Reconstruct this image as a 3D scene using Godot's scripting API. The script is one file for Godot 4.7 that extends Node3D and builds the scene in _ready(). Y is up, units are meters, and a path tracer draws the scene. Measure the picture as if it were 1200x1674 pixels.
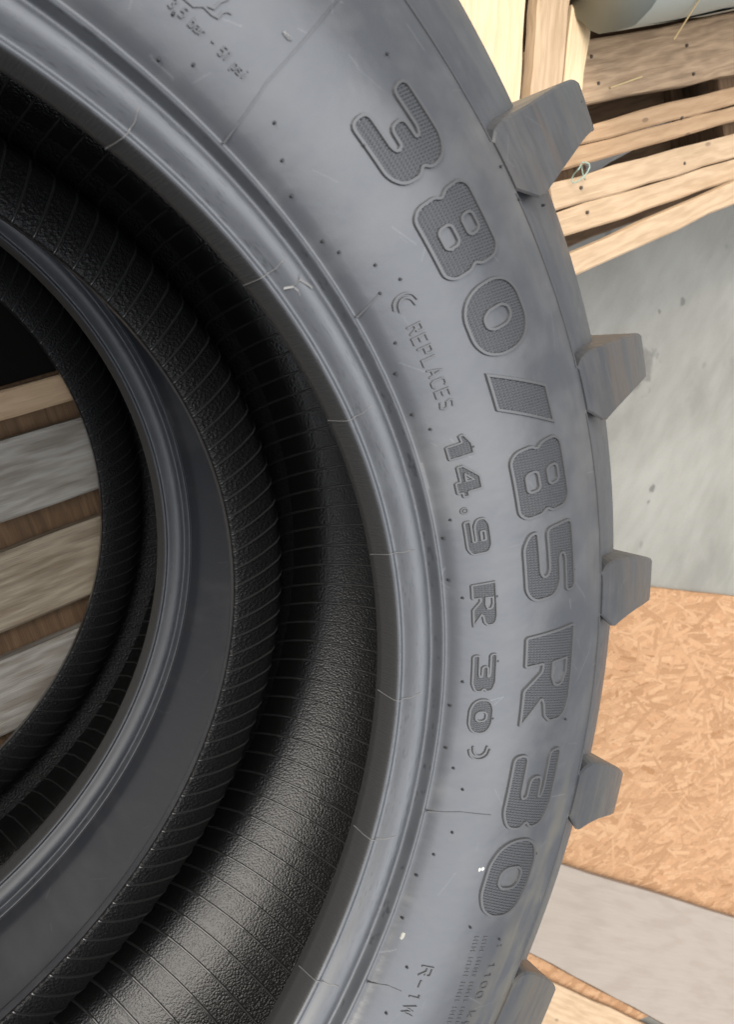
extends Node3D
# Two tractor tyres lying stacked on a pallet, seen from close above; y is up, metres, the ground is y = 0.

const LIFT := 0.83            # height of the upper bead toe of the top tyre above the ground
const BEAD_GAP := 0.2153      # bead to bead width of an unmounted tyre
var rng := RandomNumberGenerator.new()
var mats := {}
var name_count := {}

# ---------------------------------------------------------------- small helpers
func numbered(called: String) -> String:
	if not name_count.has(called):
		name_count[called] = 0
		return called
	name_count[called] += 1
	return "%s_%03d" % [called, name_count[called]]

func tag(o: Node3D, label := "", category := "", group := "", kind := "") -> Node3D:
	if label: o.set_meta("label", label)
	if category: o.set_meta("category", category)
	if group: o.set_meta("group", group)
	if kind: o.set_meta("kind", kind)
	return o

func thing(called: String, at := Vector3.ZERO, turn := 0.0) -> Node3D:
	var o := Node3D.new()
	o.name = numbered(called)
	add_child(o)
	o.position = at
	o.rotation.y = turn
	return o

class Soup:
	var v := PackedVector3Array()
	var n := PackedVector3Array()
	var uv := PackedVector2Array()
	var idx := PackedInt32Array()
	func vert(p: Vector3, nn: Vector3, t: Vector2) -> int:
		v.append(p); n.append(nn); uv.append(t)
		return v.size() - 1
	func tri(a: int, b: int, c: int) -> void:
		var f := (v[c] - v[a]).cross(v[b] - v[a])
		if f.dot(n[a] + n[b] + n[c]) < 0.0:
			idx.append(a); idx.append(c); idx.append(b)
		else:
			idx.append(a); idx.append(b); idx.append(c)
	func quad(a: int, b: int, c: int, d: int) -> void:
		tri(a, b, c); tri(a, c, d)
	func flat(a: Vector3, b: Vector3, c: Vector3, d: Vector3, out: Vector3, ta := Vector2.ZERO, tb := Vector2.ZERO, tc := Vector2.ZERO, td := Vector2.ZERO) -> void:
		var f := (c - a).cross(b - d)
		f = f.normalized() if f.length() > 1e-12 else out
		if f.dot(out) < 0.0: f = -f
		var i := vert(a, f, ta)
		vert(b, f, tb); vert(c, f, tc); vert(d, f, td)
		quad(i, i + 1, i + 2, i + 3)
	func mesh() -> ArrayMesh:
		var m := ArrayMesh.new()
		var arr := []
		arr.resize(Mesh.ARRAY_MAX)
		arr[Mesh.ARRAY_VERTEX] = v
		arr[Mesh.ARRAY_NORMAL] = n
		arr[Mesh.ARRAY_TEX_UV] = uv
		arr[Mesh.ARRAY_INDEX] = idx
		m.add_surface_from_arrays(Mesh.PRIMITIVE_TRIANGLES, arr)
		return m

func put(called: String, s: Soup, m: Material, parent: Node3D = null) -> MeshInstance3D:
	var o := MeshInstance3D.new()
	o.mesh = s.mesh()
	o.material_override = m
	if parent == null:
		o.name = numbered(called)
		add_child(o)
	else:
		o.name = called
		parent.add_child(o, true)
	return o

# ---------------------------------------------------------------- tyre shape
class TyreShape:
	var s := [0.0, 0.0]        # ovality of the beads
	var sc := [0.0, 0.0]       # ovality of the tread
	var oc := Vector2.ZERO     # the tread sits a little off the bead circle
	var base := 0.31           # bead toe height above the tyre's lowest face
	var up_extra := 0.0        # how far the upper sidewall bulges beyond the plain shape
	var down_extra := 0.0
	var tr := PackedFloat64Array([.397, .41, .425, .44, .46, .48, .50, .52, .54, .56, .58, .60, .62, .64, .6608, .69])
	var tz := PackedFloat64Array([.029, .038, .0455, .0500, .0525, .0510, .0465, .0415, .0350, .0270, .018, .008, -.003, -.015, -.0295, -.05])
	func bulge(r: float) -> float:
		var t := (r - .475) / .062
		return exp(-t * t)
	func z(r: float) -> float:
		var k := 0
		while k < tr.size() - 2 and r > tr[k + 1]: k += 1
		var h := tr[k + 1] - tr[k]
		var t := (r - tr[k]) / h
		var m0 := (tz[k + 1] - tz[maxi(k - 1, 0)]) / (tr[k + 1] - tr[maxi(k - 1, 0)])
		var m1 := (tz[mini(k + 2, tr.size() - 1)] - tz[k]) / (tr[mini(k + 2, tr.size() - 1)] - tr[k])
		var t2 := t * t
		var t3 := t2 * t
		return (2 * t3 - 3 * t2 + 1) * tz[k] + (t3 - 2 * t2 + t) * h * m0 + (-2 * t3 + 3 * t2) * tz[k + 1] + (t3 - t2) * h * m1 + up_extra * bulge(r)
	func at(r: float, deg: float, y: float) -> Vector3:
		var a := deg_to_rad(deg)
		var w := smoothstep(.50, .6608, r)
		var m0: float = lerpf(s[0], sc[0], w)
		var m1: float = lerpf(s[1], sc[1], w)
		var c := r * cos(a)
		var d := r * sin(a)
		var u := (1.0 + m0) * c + m1 * d + oc.x * w
		var q := m1 * c + (1.0 - m0) * d + oc.y * w
		return Vector3(u, y + base, -q)
	func on(r: float, deg: float, up := 0.0) -> Vector3:
		return at(r, deg, z(r) + up)
	func tex(r: float, deg: float) -> Vector2:
		return Vector2(deg / 120.0, (r - .365) / .36)

# a ring swept along a profile of (radius, height); left of the direction of travel is outside
func revolve(sh: TyreShape, prof: Array, segs: int, vv: Array = []) -> Soup:
	var s := Soup.new()
	var np := prof.size()
	for j in segs + 1:
		var deg := -360.0 * j / segs
		for i in np:
			var p: Vector2 = prof[i]
			var q: Vector3 = sh.at(p.x, deg, p.y)
			var a: Vector2 = prof[maxi(i - 1, 0)]
			var b: Vector2 = prof[mini(i + 1, np - 1)]
			var ds: Vector3 = sh.at(b.x, deg, b.y) - sh.at(a.x, deg, a.y)
			var dt: Vector3 = sh.at(p.x, deg + .3, p.y) - sh.at(p.x, deg - .3, p.y)
			var nn := ds.cross(dt).normalized()
			var tdir := (b - a).normalized()
			var want := Vector3(-tdir.y * cos(deg_to_rad(deg)), tdir.x, tdir.y * sin(deg_to_rad(deg)))
			if nn.dot(want) < 0.0: nn = -nn
			s.vert(q, nn, Vector2(deg / 120.0, vv[i] if vv.size() else (p.x - .365) / .36))
	for j in segs:
		for i in np - 1:
			var k := j * np + i
			s.quad(k, k + 1, k + np + 1, k + np)
	return s

# a raised rib along points given on the tyre's face as (radius, degrees)
func rib(s: Soup, sh: TyreShape, pts: Array, width: float, height: float, closed := false, round_top := false) -> void:
	var fine := []
	var n := pts.size()
	for i in (n if closed else n - 1):
		var a: Vector2 = pts[i]
		var b: Vector2 = pts[(i + 1) % n]
		var l := Vector2(b.x - a.x, (b.y - a.y) * .0174533 * a.x).length()
		var k := maxi(1, int(ceil(l / .004)))
		for q in k: fine.append(a.lerp(b, float(q) / k))
	if not closed: fine.append(pts[n - 1])
	n = fine.size()
	var rows := []
	for i in n:
		var p: Vector2 = fine[i]
		var a: Vector2 = fine[(i - 1 + n) % n] if closed or i > 0 else p
		var b: Vector2 = fine[(i + 1) % n] if closed or i < n - 1 else p
		var sc: float = .0174533 * p.x
		var d0 := Vector2(p.x - a.x, (p.y - a.y) * sc)
		var d1 := Vector2(b.x - p.x, (b.y - p.y) * sc)
		d0 = d0.normalized(); d1 = d1.normalized()
		var t := (d0 + d1).normalized()
		if t.length() < .1: t = d1
		var nrm := Vector2(-t.y, t.x)
		var ref := d1 if d0.length() < .1 else d0
		var c := clampf(nrm.dot(Vector2(-ref.y, ref.x)), .55, 1.0)
		var h := width * .5 / c
		var row := []
		for e in [[-1.0, -.0004], [-.62, height], [.62, height], [1.0, -.0004]]:
			var o: Vector2 = nrm * h * float(e[0])
			row.append(sh.on(p.x + o.x, p.y + o.y / sc, float(e[1])))
		rows.append(row)
	for i in (n if closed else n - 1):
		var r0: Array = rows[i]
		var r1: Array = rows[(i + 1) % n]
		for e in 3:
			var side: Vector3 = (r0[0] - r0[3]) if e == 0 else Vector3.UP if e == 1 else (r0[3] - r0[0])
			s.flat(r0[e], r0[e + 1], r1[e + 1], r1[e], side.normalized() + Vector3.UP * .3)
	if not closed:
		for e in [0, n - 1]:
			var r: Array = rows[e]
			var o: Vector3 = (rows[0][1] - rows[1][1]) if e == 0 else (rows[n - 1][1] - rows[n - 2][1])
			s.flat(r[0], r[1], r[2], r[3], o.normalized())

# ---------------------------------------------------------------- lettering
const GLYPH := {
	"3": [[[0, 0], [.78, 0], [.98, .14], [1, .4], [.9, .5], [1, .6], [.98, .86], [.78, 1], [0, 1], [0, .74], [.52, .74], [.6, .7], [.6, .64], [.32, .63], [.32, .40], [.58, .39], [.6, .3], [.52, .26], [0, .26]]],
	"8": [[[.1, 0], [.9, 0], [1, .12], [1, .4], [.93, .5], [1, .6], [1, .88], [.9, 1], [.1, 1], [0, .88], [0, .6], [.07, .5], [0, .4], [0, .12]], [[.4, .2], [.6, .2], [.64, .25], [.64, .38], [.6, .43], [.4, .43], [.36, .38], [.36, .25]], [[.41, .61], [.59, .61], [.63, .66], [.63, .78], [.59, .83], [.41, .83], [.37, .78], [.37, .66]]],
	"0": [[[.3, 0], [.7, 0], [.9, .12], [1, .34], [1, .66], [.9, .88], [.7, 1], [.3, 1], [.1, .88], [0, .66], [0, .34], [.1, .12]], [[.43, .27], [.57, .27], [.64, .38], [.64, .62], [.57, .73], [.43, .73], [.36, .62], [.36, .38]]],
	"5": [[[0, 1], [1, 1], [1, .80], [.50, .80], [.42, .76], [.42, .70], [.50, .66], [.84, .66], [1, .52], [1, .14], [.84, 0], [.16, 0], [0, .14], [0, .27], [.6, .27], [.68, .32], [.68, .40], [.6, .45], [0, .45]]],
	"R": [[[0, 0], [.33, 0], [.33, .34], [.42, .32], [.6, .0], [1, 0], [.72, .36], [.78, .41], [.93, .46], [1, .58], [1, .82], [.93, .95], [.8, 1], [0, 1]], [[.34, .53], [.5, .53], [.6, .6], [.62, .7], [.6, .78], [.5, .85], [.34, .85]]],
	"1": [[[.35, 0], [1, 0], [1, 1], [.5, 1], [0, .78], [0, .6], [.35, .64]]],
	"4": [[[.5, 0], [.85, 0], [.85, .2], [1, .2], [1, .42], [.85, .42], [.85, 1], [.45, 1], [0, .42], [0, .2], [.5, .2]], [[.26, .42], [.52, .42], [.52, .76]]],
	"9": [[[0, 0], [.8, 0], [1, .16], [1, .84], [.8, 1], [.2, 1], [0, .84], [0, .52], [.2, .38], [.64, .38], [.64, .25], [0, .25]], [[.36, .6], [.64, .6], [.64, .78], [.36, .78]]],
	".": [[[.3, 0], [.7, 0], [1, .3], [1, .7], [.7, 1], [.3, 1], [0, .7], [0, .3]], [[.4, .35], [.6, .35], [.65, .5], [.6, .65], [.4, .65], [.35, .5]]],
	"/": [[[0, 0], [.5, 0], [1, 1], [.5, 1]]],
}
const STROKES := {
	"R": [[[0, 0], [0, 1], [.8, 1], [.9, .8], [.8, .55], [0, .55]], [[.45, .55], [.95, 0]]],
	"E": [[[.9, 0], [0, 0], [0, 1], [.9, 1]], [[0, .5], [.75, .5]]],
	"P": [[[0, 0], [0, 1], [.8, 1], [.9, .78], [.8, .5], [0, .5]]],
	"L": [[[0, 1], [0, 0], [.9, 0]]],
	"A": [[[0, 0], [.45, 1], [.95, 0]], [[.2, .35], [.72, .35]]],
	"C": [[[.95, .85], [.75, 1], [.2, 1], [0, .8], [0, .2], [.2, 0], [.75, 0], [.95, .15]]],
	"S": [[[.95, .9], [.2, 1], [0, .8], [.15, .55], [.8, .45], [.95, .2], [.75, 0], [0, .1]]],
	"3": [[[0, .9], [.7, 1], [.9, .75], [.5, .52], [.9, .28], [.7, 0], [0, .1]]],
	"5": [[[.9, 1], [.1, 1], [.05, .55], [.7, .6], [.9, .3], [.7, 0], [0, .05]]],
	"1": [[[.25, .8], [.5, 1], [.5, 0]]],
	"0": [[[.2, 0], [.7, 0], [.9, .25], [.9, .75], [.7, 1], [.2, 1], [0, .75], [0, .25], [.2, 0]]],
	"b": [[[0, 1], [0, 0], [.7, 0], [.85, .3], [.7, .6], [0, .6]]],
	"a": [[[0, .6], [.7, .6], [.8, .4], [.8, 0], [.1, 0], [0, .2], [.1, .35], [.8, .35]]],
	"r": [[[0, .6], [0, 0]], [[0, .4], [.35, .62], [.7, .6]]],
	"p": [[[0, -.35], [0, .6], [.7, .6], [.85, .3], [.7, 0], [0, 0]]],
	"s": [[[.8, .6], [.1, .6], [.1, .35], [.8, .28], [.8, 0], [0, 0]]],
	"i": [[[.4, .6], [.4, 0]], [[.4, .85], [.4, .95]]],
	"k": [[[0, 1], [0, 0]], [[.7, .65], [0, .3], [.8, 0]]],
	"g": [[[.8, .6], [.1, .6], [0, .3], [.1, 0], [.8, 0]], [[.8, .6], [.8, -.3], [0, -.35]]],
	"-": [[[.1, .45], [.8, .45]]],
	".": [[[.3, 0], [.5, .1]]],
	"W": [[[0, 1], [.25, 0], [.5, .8], [.75, 0], [1, 1]]],
	":": [[[.4, .2], [.4, .35]], [[.4, .7], [.4, .85]]],
}

func fillet(p: PackedVector2Array, radius: float) -> PackedVector2Array:
	var out := PackedVector2Array()
	var n := p.size()
	for i in n:
		var a := p[(i - 1 + n) % n]
		var b := p[i]
		var c := p[(i + 1) % n]
		var t := minf(radius, .48 * minf(a.distance_to(b), b.distance_to(c)))
		var q0 := b + (a - b).normalized() * t
		var q1 := b + (c - b).normalized() * t
		for k in 5:
			var u := k / 4.0
			out.append(q0.lerp(b, u).lerp(b.lerp(q1, u), u))
	return out

# a block numeral: raised outline with a knurled field inside; d0 and d1 are where it begins and ends round the tyre
func block_glyph(parent: Node3D, sh: TyreShape, ch: String, r0: float, r1: float, d0: float, d1: float, rim: float, high: float, pitch: float, rounding: float) -> void:
	var mm := 1000.0
	var h := (r1 - r0) * mm
	var wdeg := d1 - d0
	var wid := absf(wdeg) * .0174533 * (r0 + r1) * .5 * mm
	var polys := []
	for loop in GLYPH[ch]:
		var p := PackedVector2Array()
		for q in loop: p.append(Vector2(float(q[0]) * wid, float(q[1]) * h))
		var rr := rounding if polys.is_empty() else rounding * .5
		if ch == "R" or ch == "/" or ch == "4" or ch == "1": rr *= .35
		p = fillet(p, rr)
		# drop points that lie closer than half a millimetre
		var thin := PackedVector2Array()
		for q in p:
			if thin.is_empty() or thin[thin.size() - 1].distance_to(q) > .5: thin.append(q)
		polys.append(thin)
	var to_face := func(q: Vector2) -> Vector2: return Vector2(r0 + q.y / mm, d0 + q.x / wid * wdeg)
	var s := Soup.new()
	var lines: Array = []
	for dirn in [.22, -.55]:
		var span := h + wid * absf(dirn) + 4.0
		var k := int((wid + span) / pitch)
		for i in k:
			var x := -span * .5 + i * pitch + (.0 if dirn > 0.0 else pitch * .3)
			var line := PackedVector2Array([Vector2(x, -1.0), Vector2(x + dirn * (h + 2.0), h + 1.0)])
			var bits: Array = [line]
			for j in polys.size():
				var next := []
				for b in bits:
					var inner := Geometry2D.offset_polygon(polys[j], -rim * mm * .5 if j == 0 else rim * mm * .5, Geometry2D.JOIN_MITER)
					if inner.is_empty(): continue
					if j == 0:
						for piece in inner:
							next.append_array(Geometry2D.intersect_polyline_with_polygon(b, piece))
					else:
						next.append_array(Geometry2D.clip_polyline_with_polygon(b, inner[0]))
				bits = next
			for b in bits: lines.append([b, dirn])
	for l in lines:
		var b: PackedVector2Array = l[0]
		if b.size() < 2 or b[0].distance_to(b[b.size() - 1]) < .8: continue
		rib(s, sh, [to_face.call(b[0]), to_face.call(b[b.size() - 1])], pitch * .001 * .62, high * (.5 if l[1] > 0.0 else .22))
	var o := Soup.new()
	for p in polys:
		var pts := []
		for q in p: pts.append(to_face.call(q))
		rib(o, sh, pts, rim, high, true)
	var edge := put("raised_numeral" if ch.is_valid_int() else "raised_letter", o, mats.sidewall, parent)
	# the field belongs to its numeral
	if s.v.size(): put("knurled_field", s, mats.rubber_dark, edge)

func stroke_text(parent: Node3D, sh: TyreShape, text: String, r0: float, r1: float, d0: float, step: float, glyph_w: float, w: float, high: float, called := "raised_letter", slope := 0.0) -> void:
	for i in text.length():
		var ch := text[i]
		if not STROKES.has(ch): continue
		var s := Soup.new()
		for l in STROKES[ch]:
			var pts := []
			for q in l:
				pts.append(Vector2(lerpf(r0, r1, float(q[1])) + slope * i, d0 - step * i - glyph_w * float(q[0])))
			rib(s, sh, pts, w, high)
		put(called, s, mats.sidewall, parent)

# ---------------------------------------------------------------- tyre
func smooth_profile(pts: Array, each := 3) -> Array:
	var out := []
	for i in pts.size() - 1:
		var a: Vector2 = pts[maxi(i - 1, 0)]
		var b: Vector2 = pts[i]
		var c: Vector2 = pts[i + 1]
		var d: Vector2 = pts[mini(i + 2, pts.size() - 1)]
		for k in each: out.append(b.cubic_interpolate(c, a, d, float(k) / each))
	out.append(pts[pts.size() - 1])
	return out

func down(sh: TyreShape, z: float, r: float) -> float:
	return -BEAD_GAP - z - (sh.down_extra - sh.up_extra) * sh.bulge(r)

func lug_mesh(sh: TyreShape, top: bool) -> Soup:
	# outline of the lug end on the shoulder: leading side A-B, tip B-C, hollow trailing side C-D, foot D-E
	var s := Soup.new()
	var lead := []
	var trail := []
	var n := 18
	for i in n + 1:
		var t := pow(float(i) / n, 1.5)
		var r := lerpf(.509, .6608, t)
		lead.append(Vector2(r, lug_lead(r)))
		var g := clampf((r - .5285) / (.6608 - .5285), 0.0, 1.0)
		var d := lerpf(-5.15, -6.44, pow(g, 1.7)) + .28 * sin(PI * pow(g, .55))
		if r < .5285: d = lerpf(-3.35, -5.15, (r - .509) / .0195)
		trail.append(Vector2(r, d))
	var lift := .0012
	var pt := func(p: Vector2, deep: float, drift: float) -> Vector3:
		var y: float = sh.z(p.x) + lift - deep
		if not top: y = down(sh, sh.z(p.x) + lift - deep, p.x)
		return sh.at(p.x, p.y + drift, y)
	var upv := Vector3.UP if top else Vector3.DOWN
	var cut := .0014
	var cols := 5
	var tops := []
	for i in n + 1:
		var row := []
		var l: Vector2 = lead[i]
		var m: Vector2 = trail[i]
		var inset := cut / (.0174533 * l.x)
		for c in cols + 1:
			var p := Vector2(minf(l.x, .6608 - cut) if i == n else l.x, lerpf(l.y - inset, m.y + inset, float(c) / cols))
			var a: Vector3 = pt.call(p, 0.0, 0.0)
			var e := .004
			var nn: Vector3 = (pt.call(p + Vector2(e, 0), 0.0, 0.0) - pt.call(p - Vector2(e, 0), 0.0, 0.0)).cross(pt.call(p + Vector2(0, .4), 0.0, 0.0) - pt.call(p - Vector2(0, .4), 0.0, 0.0)).normalized()
			if nn.dot(upv) < 0.0: nn = -nn
			row.append(s.vert(a, nn, sh.tex(p.x, p.y)))
		tops.append(row)
	for i in n:
		for c in cols:
			s.quad(tops[i][c], tops[i + 1][c], tops[i + 1][c + 1], tops[i][c + 1])
	# walls: loop of outline points, bevelled to the top and running down to the tread
	var loop := []
	for i in n + 1: loop.append([lead[i], s.v[tops[i][0]]])
	for c in range(1, cols): loop.append([lead[n].lerp(trail[n], float(c) / cols), s.v[tops[n][c]]])
	for i in range(n, -1, -1): loop.append([trail[i], s.v[tops[i][cols]]])
	var centre: Vector3 = pt.call(Vector2(.585, -4.0), .05, 0.0)
	var k := loop.size()
	for i in k:
		var a: Array = loop[i]
		var b: Array = loop[(i + 1) % k]
		var pa: Vector2 = a[0]
		var pb: Vector2 = b[0]
		var a1: Vector3 = pt.call(pa, cut, 0.0)
		var b1: Vector3 = pt.call(pb, cut, 0.0)
		var fall_a := lug_fall(pa.x)
		var fall_b := lug_fall(pb.x)
		var da := .25 * (1.0 - clampf((pa.x - .509) / .04, 0.0, 1.0)) if i <= n else .2
		var db := .25 * (1.0 - clampf((pb.x - .509) / .04, 0.0, 1.0)) if (i + 1) % k <= n else .2
		var a2: Vector3 = pt.call(Vector2(pa.x + .004, pa.y), fall_a, da)
		var b2: Vector3 = pt.call(Vector2(pb.x + .004, pb.y), fall_b, db)
		var mid := (a1 + b1) * .5 - centre
		mid.y = 0.0
		var ta := sh.tex(pa.x, pa.y)
		var tb := sh.tex(pb.x, pb.y)
		s.flat(a[1], b[1], b1, a1, mid.normalized() + upv * .5, ta, tb, tb, ta)
		s.flat(a1, b1, b2, a2, mid.normalized() + upv * .1, ta, tb, tb + Vector2(.0, .08), ta + Vector2(.0, .08))
	return s

func lug_lead(r: float) -> float:
	# the leading edge: a short steep root, then straight out to the tip
	var rs := [.509, .514, .522, .534, .56, .661]
	var ds := [.0, .40, .52, .28, -.47, -3.43]
	for k in 5:
		if r <= rs[k + 1] or k == 4: return lerpf(ds[k], ds[k + 1], clampf((r - rs[k]) / (rs[k + 1] - rs[k]), 0.0, 1.0))
	return 0.0

func lug_fall(r: float) -> float:
	# how far the recessed shoulder lies below the lug face, and a little more
	var rs := [.509, .520, .535, .550, .565, .577, .587, .594, .61]
	var ds := [.006, .007, .0097, .0130, .0180, .0260, .0400, .0610, .085]
	for k in 8:
		if r <= rs[k + 1] or k == 7: return lerpf(ds[k], ds[k + 1], clampf((r - rs[k]) / (rs[k + 1] - rs[k]), 0.0, 1.0)) + .003
	return .088

func lug_run(sh: TyreShape, top: bool) -> Soup:
	# the bar of the lug that runs from the shoulder to the middle of the tread
	var s := Soup.new()
	var rows := []
	for i in 5:
		var t := float(i) / 4
		var zt := lerpf(-.072, -BEAD_GAP * .5 + (-.006 if top else .006), t)
		var y := zt if top else -BEAD_GAP - zt
		var turn := lerpf(0.0, -5.0, t)
		rows.append([sh.at(.592, -1.7 + turn, y), sh.at(.652 - .01 * t, -3.4 + turn, y), sh.at(.652 - .01 * t, -6.2 + turn, y), sh.at(.592, -6.2 + turn, y)])
	for i in 4:
		var mid: Vector3 = (rows[i][0] + rows[i][3] + rows[i + 1][0] + rows[i + 1][3]) * .25
		for e in 3:
			var o: Vector3 = (rows[i][e] + rows[i][e + 1] + rows[i + 1][e] + rows[i + 1][e + 1]) * .25 - mid
			var ta := sh.tex(.60 + .02 * e, -4.0)
			s.flat(rows[i][e], rows[i][e + 1], rows[i + 1][e + 1], rows[i + 1][e], o, ta, ta + Vector2(.02, 0), ta + Vector2(.02, .02), ta + Vector2(0, .02))
	s.flat(rows[4][0], rows[4][1], rows[4][2], rows[4][3], Vector3.DOWN if top else Vector3.UP)
	return s

func make_tyre(called: String, sh: TyreShape, at: Vector3, lugs_from: float, side: Material) -> Node3D:
	var root := thing(called, at)
	# upper bead: dark seat, thin heel edge, pale flange hollow, groove, rim line
	var seat := [Vector2(.3755, -.006), Vector2(.374, 0), Vector2(.3742, .0035), Vector2(.3748, .0085), Vector2(.3757, .0128), Vector2(.3764, .0142)]
	var flange := [Vector2(.3764, .0142), Vector2(.3772, .0151), Vector2(.3782, .0151), Vector2(.3794, .0143), Vector2(.3808, .0147), Vector2(.3835, .0176), Vector2(.3865, .0200), Vector2(.3893, .0211), Vector2(.3918, .0212), Vector2(.3936, .0208), Vector2(.3950, .0211), Vector2(.3957, .0228), Vector2(.3961, .0262), Vector2(.3966, .0285), Vector2(.3975, .0293)]
	var up := [Vector2(.3975, .0293), Vector2(.3984, .0290), Vector2(.3996, .0291)]
	for i in 41:
		var r := lerpf(.4012, .5088, i / 40.0)
		up.append(Vector2(r, sh.z(r) + (-.0008 if i == 0 else 0.0)))
	var zz := func(r: float) -> float: return sh.z(r)
	put("bead_seat", revolve(sh, smooth_profile(seat, 3), 480), mats.bead, root)
	put("bead_flange", revolve(sh, smooth_profile(flange, 3), 720), mats.bead_flange if side == mats.sidewall else mats.bead_dull, root)
	put("sidewall", revolve(sh, up, 720), side, root)
	# recessed shoulder and tread base, upper sidewall to lower sidewall
	var e0: float = sh.z(.5088)
	var drop := [Vector2(.5088, e0), Vector2(.5093, e0 - .0004), Vector2(.5100, e0 - .0060)]
	put("shoulder_step", revolve(sh, drop, 480), mats.sidewall, root)
	var zb: float = e0 - .0060
	var tread := [Vector2(.5104, zb), Vector2(.520, zb - .0040), Vector2(.535, zb - .0115), Vector2(.550, zb - .0205), Vector2(.565, zb - .0315), Vector2(.577, zb - .045), Vector2(.587, zb - .064), Vector2(.594, zb - .090), Vector2(.599, zb - .122), Vector2(.599, -.1277 - .004)]
	var lower := []
	for i in range(tread.size() - 1, -1, -1):
		var p: Vector2 = tread[i]
		lower.append(Vector2(p.x, -BEAD_GAP - p.y - (sh.down_extra - sh.up_extra) * sh.bulge(p.x)))
	put("tread_base", revolve(sh, smooth_profile(tread + lower.slice(1), 3), 480), mats.tread, root)
	var low := []
	for i in range(up.size() - 1, -1, -1):
		var p: Vector2 = up[i]
		low.append(Vector2(p.x, down(sh, p.y, p.x)))
	for q in [Vector2(.3950, -BEAD_GAP - .02), Vector2(.3865, -BEAD_GAP - .0188), Vector2(.3782, -BEAD_GAP - .0151), Vector2(.3748, -BEAD_GAP - .0085), Vector2(.374, -BEAD_GAP)]:
		low.append(q)
	put("lower_sidewall", revolve(sh, low, 360), mats.tread, root)
	# inner liner, from the lower toe round the crown to the upper toe
	var g := -BEAD_GAP
	var de := sh.down_extra
	var ue := sh.up_extra
	var lin := [Vector2(.374, g), Vector2(.3748, g + .0022), Vector2(.378, g + .0032), Vector2(.390, g + .0022), Vector2(.406, g - .0030), Vector2(.421, g - .0125), Vector2(.4315, g - .028 - .3 * de), Vector2(.441, g - .040 - .6 * de), Vector2(.465, g - .036 - .9 * de), Vector2(.50, g - .030 - .85 * de), Vector2(.535, g - .012 - .40 * de), Vector2(.560, g + .028), Vector2(.573, g + .070), Vector2(.577, g * .5), Vector2(.573, -.070), Vector2(.560, -.028), Vector2(.535, -.002 + .35 * ue), Vector2(.50, .014 + .75 * ue), Vector2(.465, .022 + .85 * ue), Vector2(.430, .016 + .3 * ue), Vector2(.400, .000), Vector2(.384, -.009), Vector2(.3755, -.006)]
	var linp := smooth_profile(lin, 3)
	var vv := []
	var run := 0.0
	for i in linp.size():
		if i: run += (linp[i] as Vector2).distance_to(linp[i - 1])
		vv.append(run)
	var cut := 24
	for half in [[0, cut + 1], [cut, linp.size()]]:
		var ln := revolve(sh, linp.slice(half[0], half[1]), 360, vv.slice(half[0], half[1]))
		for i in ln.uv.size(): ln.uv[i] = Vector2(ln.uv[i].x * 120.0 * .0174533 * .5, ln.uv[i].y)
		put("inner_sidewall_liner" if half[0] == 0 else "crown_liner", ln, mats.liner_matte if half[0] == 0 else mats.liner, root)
	# moulded ribs of the liner
	for k in 150:
		var s := Soup.new()
		var base := -k * 2.4
		var prev := []
		for i in range(3, linp.size() - 8):
			var p: Vector2 = linp[i]
			var a: Vector2 = linp[i - 1]
			var b: Vector2 = linp[i + 1]
			var tt := (b - a).normalized()
			var nr := Vector2(-tt.y, tt.x)
			var deg: float = base + liner_skew(vv[i])
			var row := []
			for e in [[-.0013, -.0003], [-.0004, .0010], [.0004, .0010], [.0013, -.0003]]:
				var q: Vector2 = p + nr * float(e[1])
				row.append(sh.at(q.x, deg + float(e[0]) / (.0174533 * q.x), q.y))
			if prev.size():
				for e in 3:
					var out3 := Vector3(nr.x * cos(deg_to_rad(deg)), nr.y, -nr.x * sin(deg_to_rad(deg)))
					s.flat(prev[e], prev[e + 1], row[e + 1], row[e], out3)
			prev = row
		put("liner_rib", s, mats.liner_rib, root)
	# lugs on both shoulders
	for k in 22:
		for top in [true, false]:
			var first := lugs_from - k * 360.0 / 22.0 - (0.0 if top else 2.6)
			var s := lug_shifted(sh, top, first)
			put("tread_lug", s, mats.lug, root)
	return root

func liner_skew(run: float) -> float:
	return minf(run, .12) * 42.0

func lug_shifted(sh: TyreShape, top: bool, deg: float) -> Soup:
	shift = deg
	var turned := TurnedShape.new()
	turned.copy_from(sh, deg)
	var s := lug_mesh(turned, top)
	var b := lug_run(turned, top)
	var n := s.v.size()
	s.v.append_array(b.v); s.n.append_array(b.n); s.uv.append_array(b.uv)
	for i in b.idx: s.idx.append(i + n)
	return s

var shift := 0.0
class TurnedShape extends TyreShape:
	var turn := 0.0
	func copy_from(o: TyreShape, deg: float) -> void:
		s = o.s; sc = o.sc; oc = o.oc; base = o.base; up_extra = o.up_extra; down_extra = o.down_extra
		turn = deg
	func at(r: float, deg: float, y: float) -> Vector3:
		return super.at(r, deg + turn, y)
	func tex(r: float, deg: float) -> Vector2:
		return super.tex(r, deg + turn)

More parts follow.
